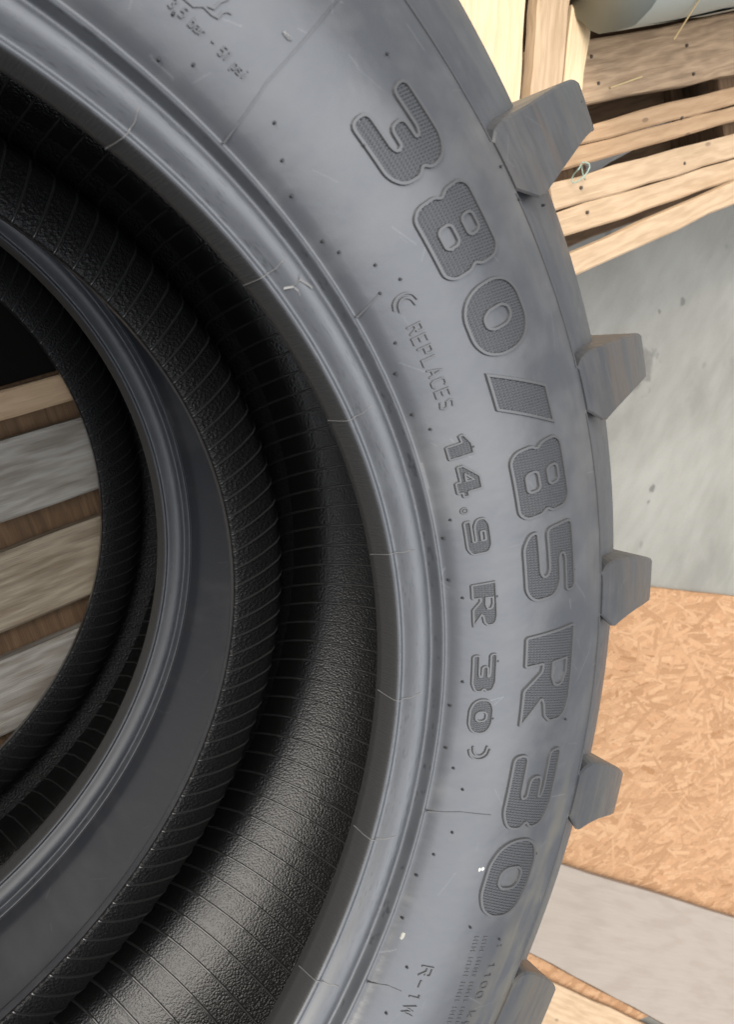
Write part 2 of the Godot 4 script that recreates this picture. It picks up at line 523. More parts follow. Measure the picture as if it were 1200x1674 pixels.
# ---------------------------------------------------------------- boards
# a sawn board: corners of its top face (plan x, plan z), top height and thickness; grain runs along the first edge
func board_soup(corners: Array, top: float, thick: float, tilt := 0.0, bevel := .003) -> Soup:
	var s := Soup.new()
	var c := []
	for q in corners: c.append(q as Vector2)
	var mid: Vector2 = (c[0] + c[1] + c[2] + c[3]) * .25
	var along: Vector2 = (c[1] - c[0]).normalized()
	var across := Vector2(-along.y, along.x)
	var off := Vector2(rng.randf() * 7.0, rng.randf() * 7.0)
	var n := 14
	var wob := []
	for i in n + 1: wob.append([rng.randfn(0, .0011), rng.randfn(0, .0011), rng.randfn(0, .0006)])
	var up := Vector3.UP
	var prev := []
	for i in n + 1:
		var t := float(i) / n
		var a: Vector2 = c[0].lerp(c[1], t)
		var b: Vector2 = c[3].lerp(c[2], t)
		var ab := (b - a).normalized()
		a += ab * float(wob[i][0])
		b += ab * float(wob[i][1])
		var h: float = top + tilt * (t - .5) + float(wob[i][2])
		var ai := a + ab * bevel
		var bi := b - ab * bevel
		var row := [Vector3(a.x, h - thick, a.y), Vector3(a.x, h - bevel * .8, a.y), Vector3(ai.x, h, ai.y), Vector3(bi.x, h, bi.y), Vector3(b.x, h - bevel * .8, b.y), Vector3(b.x, h - thick, b.y)]
		var tv := [Vector2((a - mid).dot(along), (a - mid).dot(across) - thick), Vector2((a - mid).dot(along), (a - mid).dot(across)), Vector2((ai - mid).dot(along), (ai - mid).dot(across)), Vector2((bi - mid).dot(along), (bi - mid).dot(across)), Vector2((b - mid).dot(along), (b - mid).dot(across)), Vector2((b - mid).dot(along), (b - mid).dot(across) + thick)]
		for k in 6: tv[k] += off
		if prev.size():
			var o3 := Vector3(ab.x, 0, ab.y)
			var outs := [-o3, (up - o3), up, (up + o3), o3, -up]
			for k in 6:
				var k2 := (k + 1) % 6
				s.flat(prev[0][k], prev[0][k2], row[k2], row[k], outs[k], prev[1][k], prev[1][k2], tv[k2], tv[k])
		if i == 0 or i == n:
			var o := Vector3(along.x, 0, along.y) * (-1.0 if i == 0 else 1.0)
			var e := .03
			s.flat(row[0], row[1], row[4], row[5], o, off, off + Vector2(0, thick), off + Vector2(e, thick), off + Vector2(e, 0))
			s.flat(row[1], row[2], row[3], row[4], o, off + Vector2(0, thick), off + Vector2(0, thick), off + Vector2(e, thick), off + Vector2(e, thick))
		prev = [row, tv]
	return s

func strip(d: Vector2, n: Vector2, s0: float, s1: float, n0: float, n1: float) -> Array:
	# plan coordinates (x right, north up) to scene plan (x, z)
	var o := []
	for q in [[s0, n0], [s1, n0], [s1, n1], [s0, n1]]:
		var p: Vector2 = d * float(q[0]) + n * float(q[1])
		o.append(Vector2(p.x, -p.y))
	return o

func skewed(d: Vector2, n: Vector2, s0: float, s1: float, na0: float, na1: float, nb0: float, nb1: float) -> Array:
	# a board whose two long edges drift: na along the first, nb along the second, from s0 to s1
	var o := []
	for q in [[s0, na0], [s1, na1], [s1, nb1], [s0, nb0]]:
		var p: Vector2 = d * float(q[0]) + n * float(q[1])
		o.append(Vector2(p.x, -p.y))
	return o

func plan(pts: Array) -> Array:
	var o := []
	for q in pts: o.append(Vector2(q[0], -q[1]))
	return o

func pallet(root: Node3D, d: Vector2, n: Vector2, s0: float, s1: float, rows: Array, top: float, deck: Array) -> void:
	# rows: [n0, n1] of each deck board, or its four edge offsets; under them three stringers, blocks and ground boards
	var i := 0
	for b in rows:
		var c: Array = strip(d, n, s0, s1, b[0], b[1]) if b.size() == 2 else skewed(d, n, s0, s1, b[0], b[1], b[2], b[3])
		put("gap_shade_board", board_soup(c, top + rng.randfn(0, .0008), .022), deck[i % deck.size()], root)
		i += 1
	var n0: float = rows[0][0]
	var n1: float = rows[rows.size() - 1][1]
	for k in 3:
		var sx := lerpf(s0 + .07, s1 - .07, k / 2.0)
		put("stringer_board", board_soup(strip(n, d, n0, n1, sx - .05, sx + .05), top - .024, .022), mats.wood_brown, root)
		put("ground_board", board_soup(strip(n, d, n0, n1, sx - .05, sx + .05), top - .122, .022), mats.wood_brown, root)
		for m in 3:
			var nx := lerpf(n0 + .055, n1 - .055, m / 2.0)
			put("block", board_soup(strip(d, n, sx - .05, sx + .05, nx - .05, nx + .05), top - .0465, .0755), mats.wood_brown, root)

# ---------------------------------------------------------------- textures
func fnoise(seed_: int, freq: float, oct := 4, kind := FastNoiseLite.TYPE_SIMPLEX_SMOOTH) -> FastNoiseLite:
	var f := FastNoiseLite.new()
	f.seed = seed_
	f.noise_type = kind
	f.frequency = freq
	f.fractal_octaves = oct
	return f

func tex(im: Image) -> ImageTexture:
	return ImageTexture.create_from_image(im)

func mixc(a: Color, b: Color, t: float) -> Color:
	return a.lerp(b, clampf(t, 0.0, 1.0))

func sidewall_textures() -> Array:
	# one third of the way round per tile; every layer is read on a cylinder so that the tile closes on itself
	var w := 2048
	var h := 768
	var al := Image.create(w, h, false, Image.FORMAT_RGB8)
	var ro := Image.create(w, h, false, Image.FORMAT_RGB8)
	var hm := Image.create(w, h, false, Image.FORMAT_RGB8)
	var n1 := fnoise(3, 5.0, 4)
	var n2 := fnoise(5, 26.0, 4)
	var n3 := fnoise(9, 1.0, 3)
	var n4 := fnoise(12, 90.0, 2)
	var base := Color(.056, .059, .065)
	var dust := Color(.118, .118, .116)
	var brown := Color(.120, .098, .072)
	var rust := Color(.150, .096, .058)
	for x in w:
		var a := TAU * x / w
		var cx := cos(a) * .153
		var cz := sin(a) * .153
		for y in h:
			var v := float(y) / h
			var r := .365 + v * .36
			var m := n1.get_noise_3d(cx, cz, v * .36)
			var f := n2.get_noise_3d(cx, cz, v * .36)
			var g := n4.get_noise_3d(cx, cz, v * .36)
			var streak := n3.get_noise_3d(cx * 11.0, cz * 11.0, v * .36 * 70.0)
			var streak2 := n3.get_noise_3d(cx * 22.0 + 9.0, cz * 22.0, v * .36 * 190.0)
			var c := mixc(base, dust, .12 + .60 * m + .40 * f + .08 * g)
			var outer := smoothstep(.475, .53, r)
			c = mixc(c, dust, outer * (.12 + .45 * f + .16 * streak))
			c = mixc(c, brown, outer * clampf(.10 + .40 * streak + .45 * m, 0.0, .65))
			c = mixc(c, base * .8, outer * clampf(streak2 * .9, 0.0, .45))
			var turn := absf(float(x) / w - .37)
			c = mixc(c, Color(.125, .112, .086), smoothstep(.14, .05, turn) * smoothstep(.45, .50, r) * clampf(.30 + 1.1 * streak + .8 * f, 0.0, .85))
			if r > .545: c = mixc(c, rust, clampf((streak + m) * .7 - .10, 0.0, .28))
			al.set_pixel(x, y, c.linear_to_srgb())
			var q := clampf(.31 + .10 * m + .10 * f + .05 * g + .10 * outer, .3, .8)
			ro.set_pixel(x, y, Color(q, q, q))
			var e := clampf(.5 + .35 * g + .25 * f + .12 * (rng.randf() - .5), 0.0, 1.0)
			hm.set_pixel(x, y, Color(e, e, e))
	# fine pale scratches
	for i in 150:
		var x0 := rng.randf() * w
		var y0 := rng.randf_range(.08, .62) * h
		var l := rng.randf_range(6, 46)
		var dirn := rng.randf_range(-.8, .8) + (0.0 if rng.randf() < .7 else 1.5)
		var op := rng.randf_range(.08, .35)
		for k in int(l):
			var px := posmod(int(x0 + cos(dirn) * k), w)
			var py := clampi(int(y0 + sin(dirn) * k), 0, h - 1)
			al.set_pixel(px, py, al.get_pixel(px, py).lerp(Color(.62, .62, .62), op))
	return [tex(al), tex(ro), tex(hm)]

func bead_texture() -> ImageTexture:
	var w := 2048
	var h := 256
	var al := Image.create(w, h, false, Image.FORMAT_RGB8)
	var n1 := fnoise(31, 1.0, 4)
	var n2 := fnoise(33, 1.0, 3)
	for x in w:
		var a := TAU * x / w
		for y in h:
			var v := float(y) / h
			var s := n1.get_noise_3d(cos(a) * 3.0, sin(a) * 3.0, v * 6.0)
			var t := n2.get_noise_3d(cos(a) * 12.0, sin(a) * 12.0, v * 46.0)
			var c := mixc(Color(.055, .059, .066), Color(.078, .083, .091), .5 + s * .8)
			c = mixc(c, Color(.026, .028, .032), smoothstep(.26, .44, t * .8 + s * .28) * .7)
			al.set_pixel(x, y, c.linear_to_srgb())
	return tex(al)

func wood_textures(seed_: int, light: Color, dark: Color, knots: int, stain: Color, stain_amount: float, rings := .20) -> Array:
	var w := 1024
	var h := 512
	var al := Image.create(w, h, false, Image.FORMAT_RGB8)
	var hm := Image.create(w, h, false, Image.FORMAT_RGB8)
	var n1 := fnoise(seed_, 1.0, 4)
	var n2 := fnoise(seed_ + 1, 1.0, 3)
	var spots := []
	var r2 := RandomNumberGenerator.new()
	r2.seed = seed_
	for i in knots: spots.append(Vector3(r2.randf() * w, r2.randf() * h, r2.randf_range(7, 17)))
	for x in w:
		var a := TAU * x / w
		var cx := cos(a)
		var cz := sin(a)
		for y in h:
			var b := float(y)
			var warp := n2.get_noise_3d(cx * .6, cz * .6, b * .012) * 24.0
			var kn := 0.0
			for k in spots:
				var dx: float = (x - k.x) * .42
				var dy: float = y - k.y
				var d := sqrt(dx * dx + dy * dy)
				if d < k.z * 4.0:
					warp += (k.z * k.z) / maxf(d, k.z * .6) * signf(dy) * .9
					kn = maxf(kn, smoothstep(k.z, k.z * .55, d))
			var ring := sin((b + warp) * .21 + n1.get_noise_3d(cx * .5, cz * .5, b * .02) * 4.0)
			var fib := n1.get_noise_3d(cx * 1.3, cz * 1.3, b * .42)
			var big := n2.get_noise_3d(cx * .9 + 4.0, cz * .9, b * .03)
			var t := clampf(.5 + rings * ring + .42 * fib + .16 * big, 0.0, 1.0)
			var c := mixc(light, dark, t)
			c = mixc(c, dark * .45, kn * .8)
			c = mixc(c, stain, clampf(big * 2.2, 0.0, 1.0) * stain_amount)
			al.set_pixel(x, y, c.linear_to_srgb())
			var q := clampf(.55 - .2 * ring - .5 * fib, 0.0, 1.0)
			hm.set_pixel(x, y, Color(q, q, q))
	return [tex(al), tex(hm)]

func osb_textures() -> Array:
	var w := 1024
	var al := Image.create(w, w, false, Image.FORMAT_RGB8)
	var hm := Image.create(w, w, false, Image.FORMAT_RGB8)
	al.fill(Color(.54, .30, .150).linear_to_srgb())
	hm.fill(Color(.4, .4, .4))
	var r2 := RandomNumberGenerator.new()
	r2.seed = 77
	var fibre := fnoise(81, 1.0, 3)
	for i in 2000:
		var cx := r2.randf() * w
		var cy := r2.randf() * w
		var ang := r2.randfn(0.0, .38)
		if r2.randf() < .14: ang = r2.randf() * TAU
		var l := r2.randf_range(50, 190)
		var b := r2.randf_range(5, 24)
		var tone := r2.randf()
		var c := Color(.60, .355, .190).lerp(Color(.42, .225, .105), tone)
		if r2.randf() < .14: c = Color(.60, .365, .20)
		if r2.randf() < .02: c = Color(.38, .19, .08)
		var hgt := r2.randf_range(.2, .9)
		var ca := cos(ang)
		var sa := sin(ang)
		var skew := r2.randf_range(-.5, .5)
		for u in int(l):
			var uu := u - l * .5
			var taper := clampf(minf(u, l - u) / 9.0, .15, 1.0)
			for k in int(b * taper):
				var vv := k - b * taper * .5 + skew * uu * .12
				var px := posmod(int(cx + uu * ca - vv * sa), w)
				var py := posmod(int(cy + uu * sa + vv * ca), w)
				var f := fibre.get_noise_2d(u * .05 + i * 9.0, k * .55)
				var cc := c * (1.0 + .24 * f)
				if k == 0: cc = cc * .68
				cc.a = 1.0
				al.set_pixel(px, py, cc.linear_to_srgb())
				hm.set_pixel(px, py, Color(hgt, hgt, hgt))
	return [tex(al), tex(hm)]

func ground_texture() -> Array:
	var w := 1024
	var al := Image.create(w, w, false, Image.FORMAT_RGB8)
	var hm := Image.create(w, w, false, Image.FORMAT_RGB8)
	var n1 := fnoise(51, .006, 5)
	var n2 := fnoise(52, .03, 4)
	var n3 := fnoise(53, .4, 2)
	for x in w:
		for y in w:
			var m := n1.get_noise_2d(x * .9, y)
			var f := n2.get_noise_2d(x * .45, y * 1.3)
			var g := n3.get_noise_2d(x, y)
			var c := mixc(Color(.208, .199, .172), Color(.285, .275, .243), .5 + .6 * m + .35 * f + .25 * g)
			c = mixc(c, Color(.17, .165, .145), smoothstep(.36, .6, -m + f * .3) * .45)
			al.set_pixel(x, y, c.linear_to_srgb())
			var q := clampf(.5 + .3 * g + .3 * f, 0.0, 1.0)
			hm.set_pixel(x, y, Color(q, q, q))
	# oil spots and splashes on the concrete: plan position, size, strength
	var r2 := RandomNumberGenerator.new()
	r2.seed = 404
	var blots := [[1.371, 1.596, .034, .5], [1.40, 1.63, .02, .45], [1.136, 1.438, .03, .16], [1.55, 1.272, .05, .2], [1.26, 1.02, .06, .16], [.963, 1.375, .05, .14]]
	for k in 60: blots.append([r2.randf_range(.5, 2.2), r2.randf_range(.7, 2.4), r2.randf_range(.003, .014), r2.randf_range(.06, .3)])
	for b in blots:
		var cx: float = b[0] * .45 * w
		var cy: float = fposmod(-b[1] * .45, 1.0) * w
		var rr: float = b[2] * .45 * w
		for dx in range(-int(rr * 1.6) - 1, int(rr * 1.6) + 2):
			for dy in range(-int(rr * 1.6) - 1, int(rr * 1.6) + 2):
				var px := posmod(int(cx) + dx, w)
				var py := posmod(int(cy) + dy, w)
				var e := sqrt(float(dx * dx + dy * dy)) / rr + n2.get_noise_2d(px * 2.0, py * 2.0) * .9
				var amount: float = b[3] * smoothstep(1.1, .5, e)
				if amount > 0.0: al.set_pixel(px, py, al.get_pixel(px, py) * (1.0 - amount))
	return [tex(al), tex(hm)]

func noise_tex(seed_: int, freq: float, oct: int, kind := FastNoiseLite.TYPE_SIMPLEX_SMOOTH, size := 512) -> ImageTexture:
	var f := fnoise(seed_, freq, oct, kind)
	var im := f.get_seamless_image(size, size, false, false, .15)
	im.convert(Image.FORMAT_RGB8)
	return tex(im)

func mat(c: Color, rough: float) -> StandardMaterial3D:
	var m := StandardMaterial3D.new()
	m.albedo_color = c.linear_to_srgb()
	m.roughness = rough
	m.cull_mode = BaseMaterial3D.CULL_DISABLED
	return m

func textured(t: Array, rough: float, bump: float, tint := Color.WHITE, scale := Vector3.ONE) -> StandardMaterial3D:
	var m := mat(Color.WHITE, rough)
	m.albedo_color = tint
	m.albedo_texture = t[0]
	if t.size() > 1 and bump > 0.0:
		m.heightmap_enabled = true
		m.heightmap_texture = t[1]
		m.heightmap_scale = bump
	m.uv1_scale = scale
	return m

func make_materials() -> void:
	var sw := sidewall_textures()
	var grain := noise_tex(21, .09, 3)
	var pebble := noise_tex(22, .045, 2, FastNoiseLite.TYPE_CELLULAR)
	var m := mat(Color.WHITE, 1.0)
	m.albedo_texture = sw[0]
	m.roughness_texture = sw[1]
	m.metallic_specular = .66
	m.heightmap_enabled = true
	m.heightmap_texture = sw[2]
	m.heightmap_scale = .014
	mats.sidewall = m
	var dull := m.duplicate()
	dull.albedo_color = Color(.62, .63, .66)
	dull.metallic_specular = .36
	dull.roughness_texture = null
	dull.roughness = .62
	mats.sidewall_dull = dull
	var lug := m.duplicate()
	lug.albedo_color = Color(.86, .86, .87)
	mats.lug = lug
	var dark := mat(Color(.052, .054, .058), .5)
	mats.rubber_dark = dark
	var tread := mat(Color(.048, .051, .058), .40)
	tread.metallic_specular = .6
	tread = m.duplicate()
	tread.albedo_color = Color(.86, .88, .92)
	mats.tread = tread
	var bt := bead_texture()
	var bf := mat(Color.WHITE, .40)
	bf.albedo_texture = bt
	bf.metallic_specular = .66
	bf.uv1_scale = Vector3(1, 11, 1)
	mats.bead_flange = bf
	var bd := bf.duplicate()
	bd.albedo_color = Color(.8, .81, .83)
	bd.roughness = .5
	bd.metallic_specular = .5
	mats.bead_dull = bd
	var bs := mat(Color(.036, .036, .036), .5)
	bs.heightmap_enabled = true
	bs.heightmap_texture = grain
	bs.heightmap_scale = .02
	bs.uv1_scale = Vector3(12, 3, 1)
	mats.bead = bs
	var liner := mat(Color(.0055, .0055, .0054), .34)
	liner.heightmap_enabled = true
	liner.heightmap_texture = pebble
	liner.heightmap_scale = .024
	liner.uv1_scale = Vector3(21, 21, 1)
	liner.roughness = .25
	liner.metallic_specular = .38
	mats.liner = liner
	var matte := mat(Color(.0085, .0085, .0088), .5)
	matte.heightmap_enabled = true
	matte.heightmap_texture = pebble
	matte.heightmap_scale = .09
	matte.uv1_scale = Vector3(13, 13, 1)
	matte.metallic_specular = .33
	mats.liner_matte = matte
	mats.nail = mat(Color(.11, .085, .07), .5)
	mats.nail.metallic = .6
	mats.gap_shade = mat(Color(.006, .0055, .005), .9)  # near-black: shade of the open deck gap put into the colour
	mats.gap_shade.metallic_specular = .15
	mats.thread = mat(Color(.14, .136, .132), .45)
	mats.thread_dark = mat(Color(.03, .03, .032), .5)
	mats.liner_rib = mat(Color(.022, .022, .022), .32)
	var grey := wood_textures(101, Color(.42, .395, .35), Color(.215, .195, .165), 3, Color(.17, .135, .10), .5)
	var fresh := wood_textures(202, Color(.55, .40, .255), Color(.40, .27, .16), 3, Color(.36, .25, .14), .35)
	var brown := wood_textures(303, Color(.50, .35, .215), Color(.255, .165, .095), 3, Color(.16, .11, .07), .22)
	var ws := Vector3(1.6, 3.4, 1)
	mats.wood_grey = textured(grey, .85, .10, Color.WHITE, ws)
	mats.wood_grey_warm = textured(grey, .85, .10, Color(1.0, .95, .87), ws)
	mats.wood_fresh = textured(fresh, .75, .07, Color.WHITE, ws)
	var pale := wood_textures(505, Color(.72, .56, .36), Color(.60, .43, .25), 1, Color(.6, .45, .28), .2)
	mats.wood_pale = textured(pale, .75, .06, Color.WHITE, ws)
	mats.wood_worn = textured(fresh, .8, .09, Color(.91, .87, .83), ws)
	mats.wood_orange = textured(fresh, .75, .07, Color(1.0, .92, .82), ws)
	mats.wood_tan = textured(brown, .85, .12, Color(1, 1, 1), ws)
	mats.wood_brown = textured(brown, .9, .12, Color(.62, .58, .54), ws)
	mats.osb = textured(osb_textures(), .7, .10, Color(.90, .89, .875), Vector3(1.4, 1.4, 1))
	var ply := wood_textures(404, Color(.345, .315, .282), Color(.285, .257, .228), 0, Color(.25, .215, .185), .3, .03)
	mats.ply_grey = textured(ply, .7, .05, Color(1.0, .97, .94), Vector3(.8, 1.5, 1))
	var gt := ground_texture()
	mats.ground = textured(gt, .85, .05, Color.WHITE, Vector3(.45, .45, 1))

# ---------------------------------------------------------------- scene
func _ready() -> void:
	rng.seed = 20240607
	# camera: leaning over the stack, looking down and outward across the upper sidewall
	var cam := Camera3D.new()
	cam.name = "camera"
	add_child(cam)
	cam.transform = Transform3D(Basis(Vector3(.52157545, .5548329, .64816627), Vector3(.82560253, -.13653319, -.54748438), Vector3(-.21526614, .82068212, -.5292838)).orthonormalized(), Vector3(.2359163, .36118917 + LIFT, 0.0))
	cam.fov = 67.512
	cam.near = .02
	cam.far = 200.0
	var lens := CameraAttributesPhysical.new()
	lens.frustum_focal_length = 17.954
	lens.frustum_focus_distance = .60
	lens.frustum_near = .02
	lens.frustum_far = 200.0
	lens.exposure_aperture = 9.0
	cam.attributes = lens
	cam.fov = 67.512
	# sky and soft daylight
	# overcast: a bright thin cloud overhead, duller towards the horizon all round
	var sky_img := Image.create(256, 128, false, Image.FORMAT_RGBF)
	for y in 128:
		var up := sin((.5 - (y + .5) / 128.0) * PI)
		var l := .34 + 2.5 * smoothstep(.66, 1.0, up)
		var c := Color(.96, .985, 1.035) * l
		if up < 0.0: c = Color(.20, .195, .18)
		c.a = 1.0
		for x in 256: sky_img.set_pixel(x, y, c)
	var sky_mat := PanoramaSkyMaterial.new()
	sky_mat.panorama = ImageTexture.create_from_image(sky_img)
	var env := Environment.new()
	env.background_mode = Environment.BG_SKY
	env.sky = Sky.new()
	env.sky.sky_material = sky_mat
	env.tonemap_mode = Environment.TONE_MAPPER_LINEAR
	env.tonemap_exposure = 1.28
	env.sdfgi_enabled = true
	env.ssao_enabled = true
	env.ssil_enabled = true
	var we := WorldEnvironment.new()
	we.name = "daylight"
	we.environment = env
	add_child(we)
	var sun := DirectionalLight3D.new()
	sun.name = "sun"
	sun.light_energy = .95
	sun.light_angular_distance = 35.0
	sun.light_color = Color(1.0, .975, .94)
	sun.shadow_enabled = true
	add_child(sun)
	sun.look_at_from_position(Vector3(-.05, .616, -.786), Vector3.ZERO)

	make_materials()
	build_ground_and_boards()
	build_tyres()

func build_ground_and_boards() -> void:
	var g := Soup.new()
	g.flat(Vector3(-60, 0, -60), Vector3(60, 0, -60), Vector3(60, 0, 60), Vector3(-60, 0, 60), Vector3.UP, Vector2(-60, -60), Vector2(60, -60), Vector2(60, 60), Vector2(-60, 60))
	tag(put("ground", g, mats.ground), "grey concrete ground around the pallets", "", "", "structure")
	# pallet under the tyres
	var d := Vector2(.811, -.585)
	var n := Vector2(-.585, -.811)
	var deck_top := LIFT - .685
	var p := thing("pallet")
	tag(p, "grey weathered slatted pallet under the stacked tyres", "pallet")
	var rows := []
	for k in range(-4, 5):
		if k == -1 or k == -2: continue
		rows.append([-.031 + k * .1335, .066 + k * .1335])
	pallet(p, d, n, -.60, .60, rows, deck_top, [mats.wood_grey, mats.wood_grey_warm])
	put("gap_shade_board", board_soup(strip(d, n, -.60, .60, -.089, -.056), deck_top - .001, .022), mats.wood_fresh, p)
	put("gap_shade_board", board_soup(strip(d, n, -.60, .60, -.235, -.096), deck_top - .016, .02), mats.gap_shade, p)  # added board filling the open gap, its shade painted as near-black colour
	put("stringer_board", board_soup(strip(n, d, -.60, .60, .12, .46), deck_top - .0245, .020), mats.wood_brown, p)
	# stack of two pallets beside the tyres
	d = Vector2(.847, -.531)
	n = Vector2(-.531, -.847)
	var top := LIFT - .542
	var q := thing("pallet")
	tag(q, "lower pallet of the two stacked beside the tyres", "pallet")
	pallet(q, d, n, 1.20, 2.35, [[-.62, -.53], [-.50, -.41], [-.395, -.295], [-.285, -.185], [-.175, -.085], [-.075, .010]], .144, [mats.wood_brown])
	var q2 := thing("pallet")
	tag(q2, "upper pallet of fresh yellow boards with brown weathered board, beside the tyres", "pallet")
	pallet(q2, d, n, 1.20, 2.35, [[-.62, -.53], [-.50, -.41], [-.300, -.300, -.214, -.178], [-.1785, -.1768, -.154, -.140], [-.1515, -.1375, -.125, -.108], [-.111, -.082, -.068, -.040], [-.0655, -.037, -.025, -.004]], top, [mats.wood_tan, mats.wood_fresh, mats.wood_tan, mats.wood_worn, mats.wood_worn, mats.wood_fresh, mats.wood_fresh])
	# nail heads near the ends of the upper boards
	for nn in [[1.345, -.275], [1.352, -.235], [1.60, -.262], [1.61, -.215], [1.30, -.168], [1.29, -.118], [1.27, -.090], [1.275, -.050], [1.56, -.150], [1.55, -.075]]:
		var pp: Vector2 = d * float(nn[0]) + n * float(nn[1])
		var nail := Soup.new()
		var c0 := Vector3(pp.x, top + .0018, -pp.y)
		for k in 8:
			var v0 := Vector3(cos(TAU * k / 8), 0, sin(TAU * k / 8)) * .0028
			var v1 := Vector3(cos(TAU * (k + 1) / 8), 0, sin(TAU * (k + 1) / 8)) * .0028
			nail.flat(c0, c0 + v0, c0 + v1, c0 + v1, Vector3.UP)
			nail.flat(c0 + v0, c0 + v1, c0 + v1 - Vector3.UP * .004, c0 + v0 - Vector3.UP * .004, v0 + v1)
		put("nail_head", nail, mats.nail, q2)
	var loose := put("loose_plank", board_soup(skewed(d, n, 1.02, 2.3, .006, -.040, .040, .006), top + .023, .022, 0.0), mats.wood_fresh)
	tag(loose, "loose narrow yellow plank lying slanted along the near edge of the upper pallet", "plank")
	var bar := put("metal_strip", board_soup(plan([[1.21, -.655], [1.60, -.822], [1.615, -.795], [1.225, -.625]]), .144 + .012, .010), mat(Color(.55, .55, .54), .4))
	tag(bar, "pale grey strip lying slanted in the dark gap between the pallet boards", "strip")
	# planks laid across the end of the pallet
	var a := put("wide_plank", board_soup(plan([[1.40, -.18], [1.02, -.46], [.93, -.30], [1.26, -.09]]), top + .027, .026), mats.wood_pale)
	tag(a, "wide pale plank with nail holes, close behind the tyre shoulder", "plank")
	var b := put("narrow_plank", board_soup(plan([[1.345, -.258], [1.04, -.477], [1.085, -.515], [1.40, -.308]]), top + .024, .022), mats.wood_fresh)
	tag(b, "narrow yellow plank next to the wide pale plank", "plank")
	var c := put("narrow_plank", board_soup(plan([[1.405, -.316], [1.12, -.506], [1.155, -.530], [1.45, -.350]]), top + .018, .017), mats.wood_pale)
	tag(c, "thin pale lath between the yellow plank and the brown pallet board", "lath")
	# round roll lying on the pallet
	var roll := Soup.new()
	var segs := 40
	var dir3 := Vector3(d.x, 0, -d.y)
	var n3 := Vector3(n.x, 0, -n.y)
	var at0 := dir3 * 1.30 + n3 * -.385 + Vector3(0, top + .102, 0)
	for i in segs + 1:
		var an := TAU * i / segs
		var o := n3 * cos(an) + Vector3.UP * sin(an)
		for e in 9:
			var wr := .1 + .0018 * sin(e * 2.3 + i * .9) + .0012 * sin(i * 2.1 - e)
			roll.vert(at0 + dir3 * (1.0 * e / 8) + o * wr, o, Vector2(i * .02, e * .12))
	for i in segs:
		for e in 8: roll.quad(i * 9 + e, i * 9 + e + 1, (i + 1) * 9 + e + 1, (i + 1) * 9 + e)
	for e in [0, 8]:
		var cc := roll.vert(at0 + dir3 * (1.0 * e / 8), dir3 * (-1.0 if e == 0 else 1.0), Vector2.ZERO)
		for i in segs: roll.tri(cc, i * 9 + e, (i + 1) * 9 + e)
	var rm := mat(Color(.36, .385, .345), .5)
	tag(put("sheet_roll", roll, rm), "round grey-green roll lying behind the brown pallet board", "roll")
	# sheets and planks on the ground
	var e1 := Vector2(.447, -.894)
	var e2 := Vector2(-.894, -.447)
	var o0 := Vector2(.869, -1.596)
	var pts := []
	for k in [[-.35, 0.0], [1.6, 0.0], [1.6, 1.25], [-.35, 1.25]]:
		var w: Vector2 = o0 + e1 * float(k[0]) + e2 * float(k[1])
		pts.append(Vector2(w.x, -w.y))
	tag(put("chipboard_sheet", board_soup(pts, .018, .017, 0.0, .002), mats.osb), "orange chipboard sheet of pressed wood strands lying on the concrete", "board")
	tag(put("grey_board", board_soup(plan([[.155, -1.60], [.400, -3.40], [-.090, -3.40], [-.036, -1.79]]), .048, .020, 0.0, .002), mats.ply_grey), "wide smooth grey board lying over the chipboard sheet", "board")
	tag(put("brown_board", board_soup(plan([[.10, -1.62], [.10, -3.2], [-.092, -3.2], [-.041, -1.80]]), .0265, .008, 0.0, .002), mats.wood_brown), "brown board showing along the underside of the grey board", "board")
	tag(put("pale_board", board_soup(plan([[-.078, -1.75], [-.096, -3.20], [-.42, -3.20], [-.36, -1.75]]), .0365, .018, 0.0, .002), mats.wood_fresh), "pale yellow board beside the lower end of the grey board", "board")

func strand(pts: Array, radius: float) -> Soup:
	var s := Soup.new()
	var prev := []
	for i in pts.size():
		var p: Vector3 = pts[i]
		var t: Vector3 = ((pts[mini(i + 1, pts.size() - 1)] as Vector3) - (pts[maxi(i - 1, 0)] as Vector3)).normalized()
		var a := t.cross(Vector3(.3, 1, .2)).normalized()
		var b := t.cross(a)
		var ring := []
		for k in 5: ring.append(p + (a * cos(TAU * k / 5) + b * sin(TAU * k / 5)) * radius)
		if prev.size():
			for k in 5: s.flat(prev[k], prev[(k + 1) % 5], ring[(k + 1) % 5], ring[k], (ring[k] as Vector3) - p)
		prev = ring
	return s

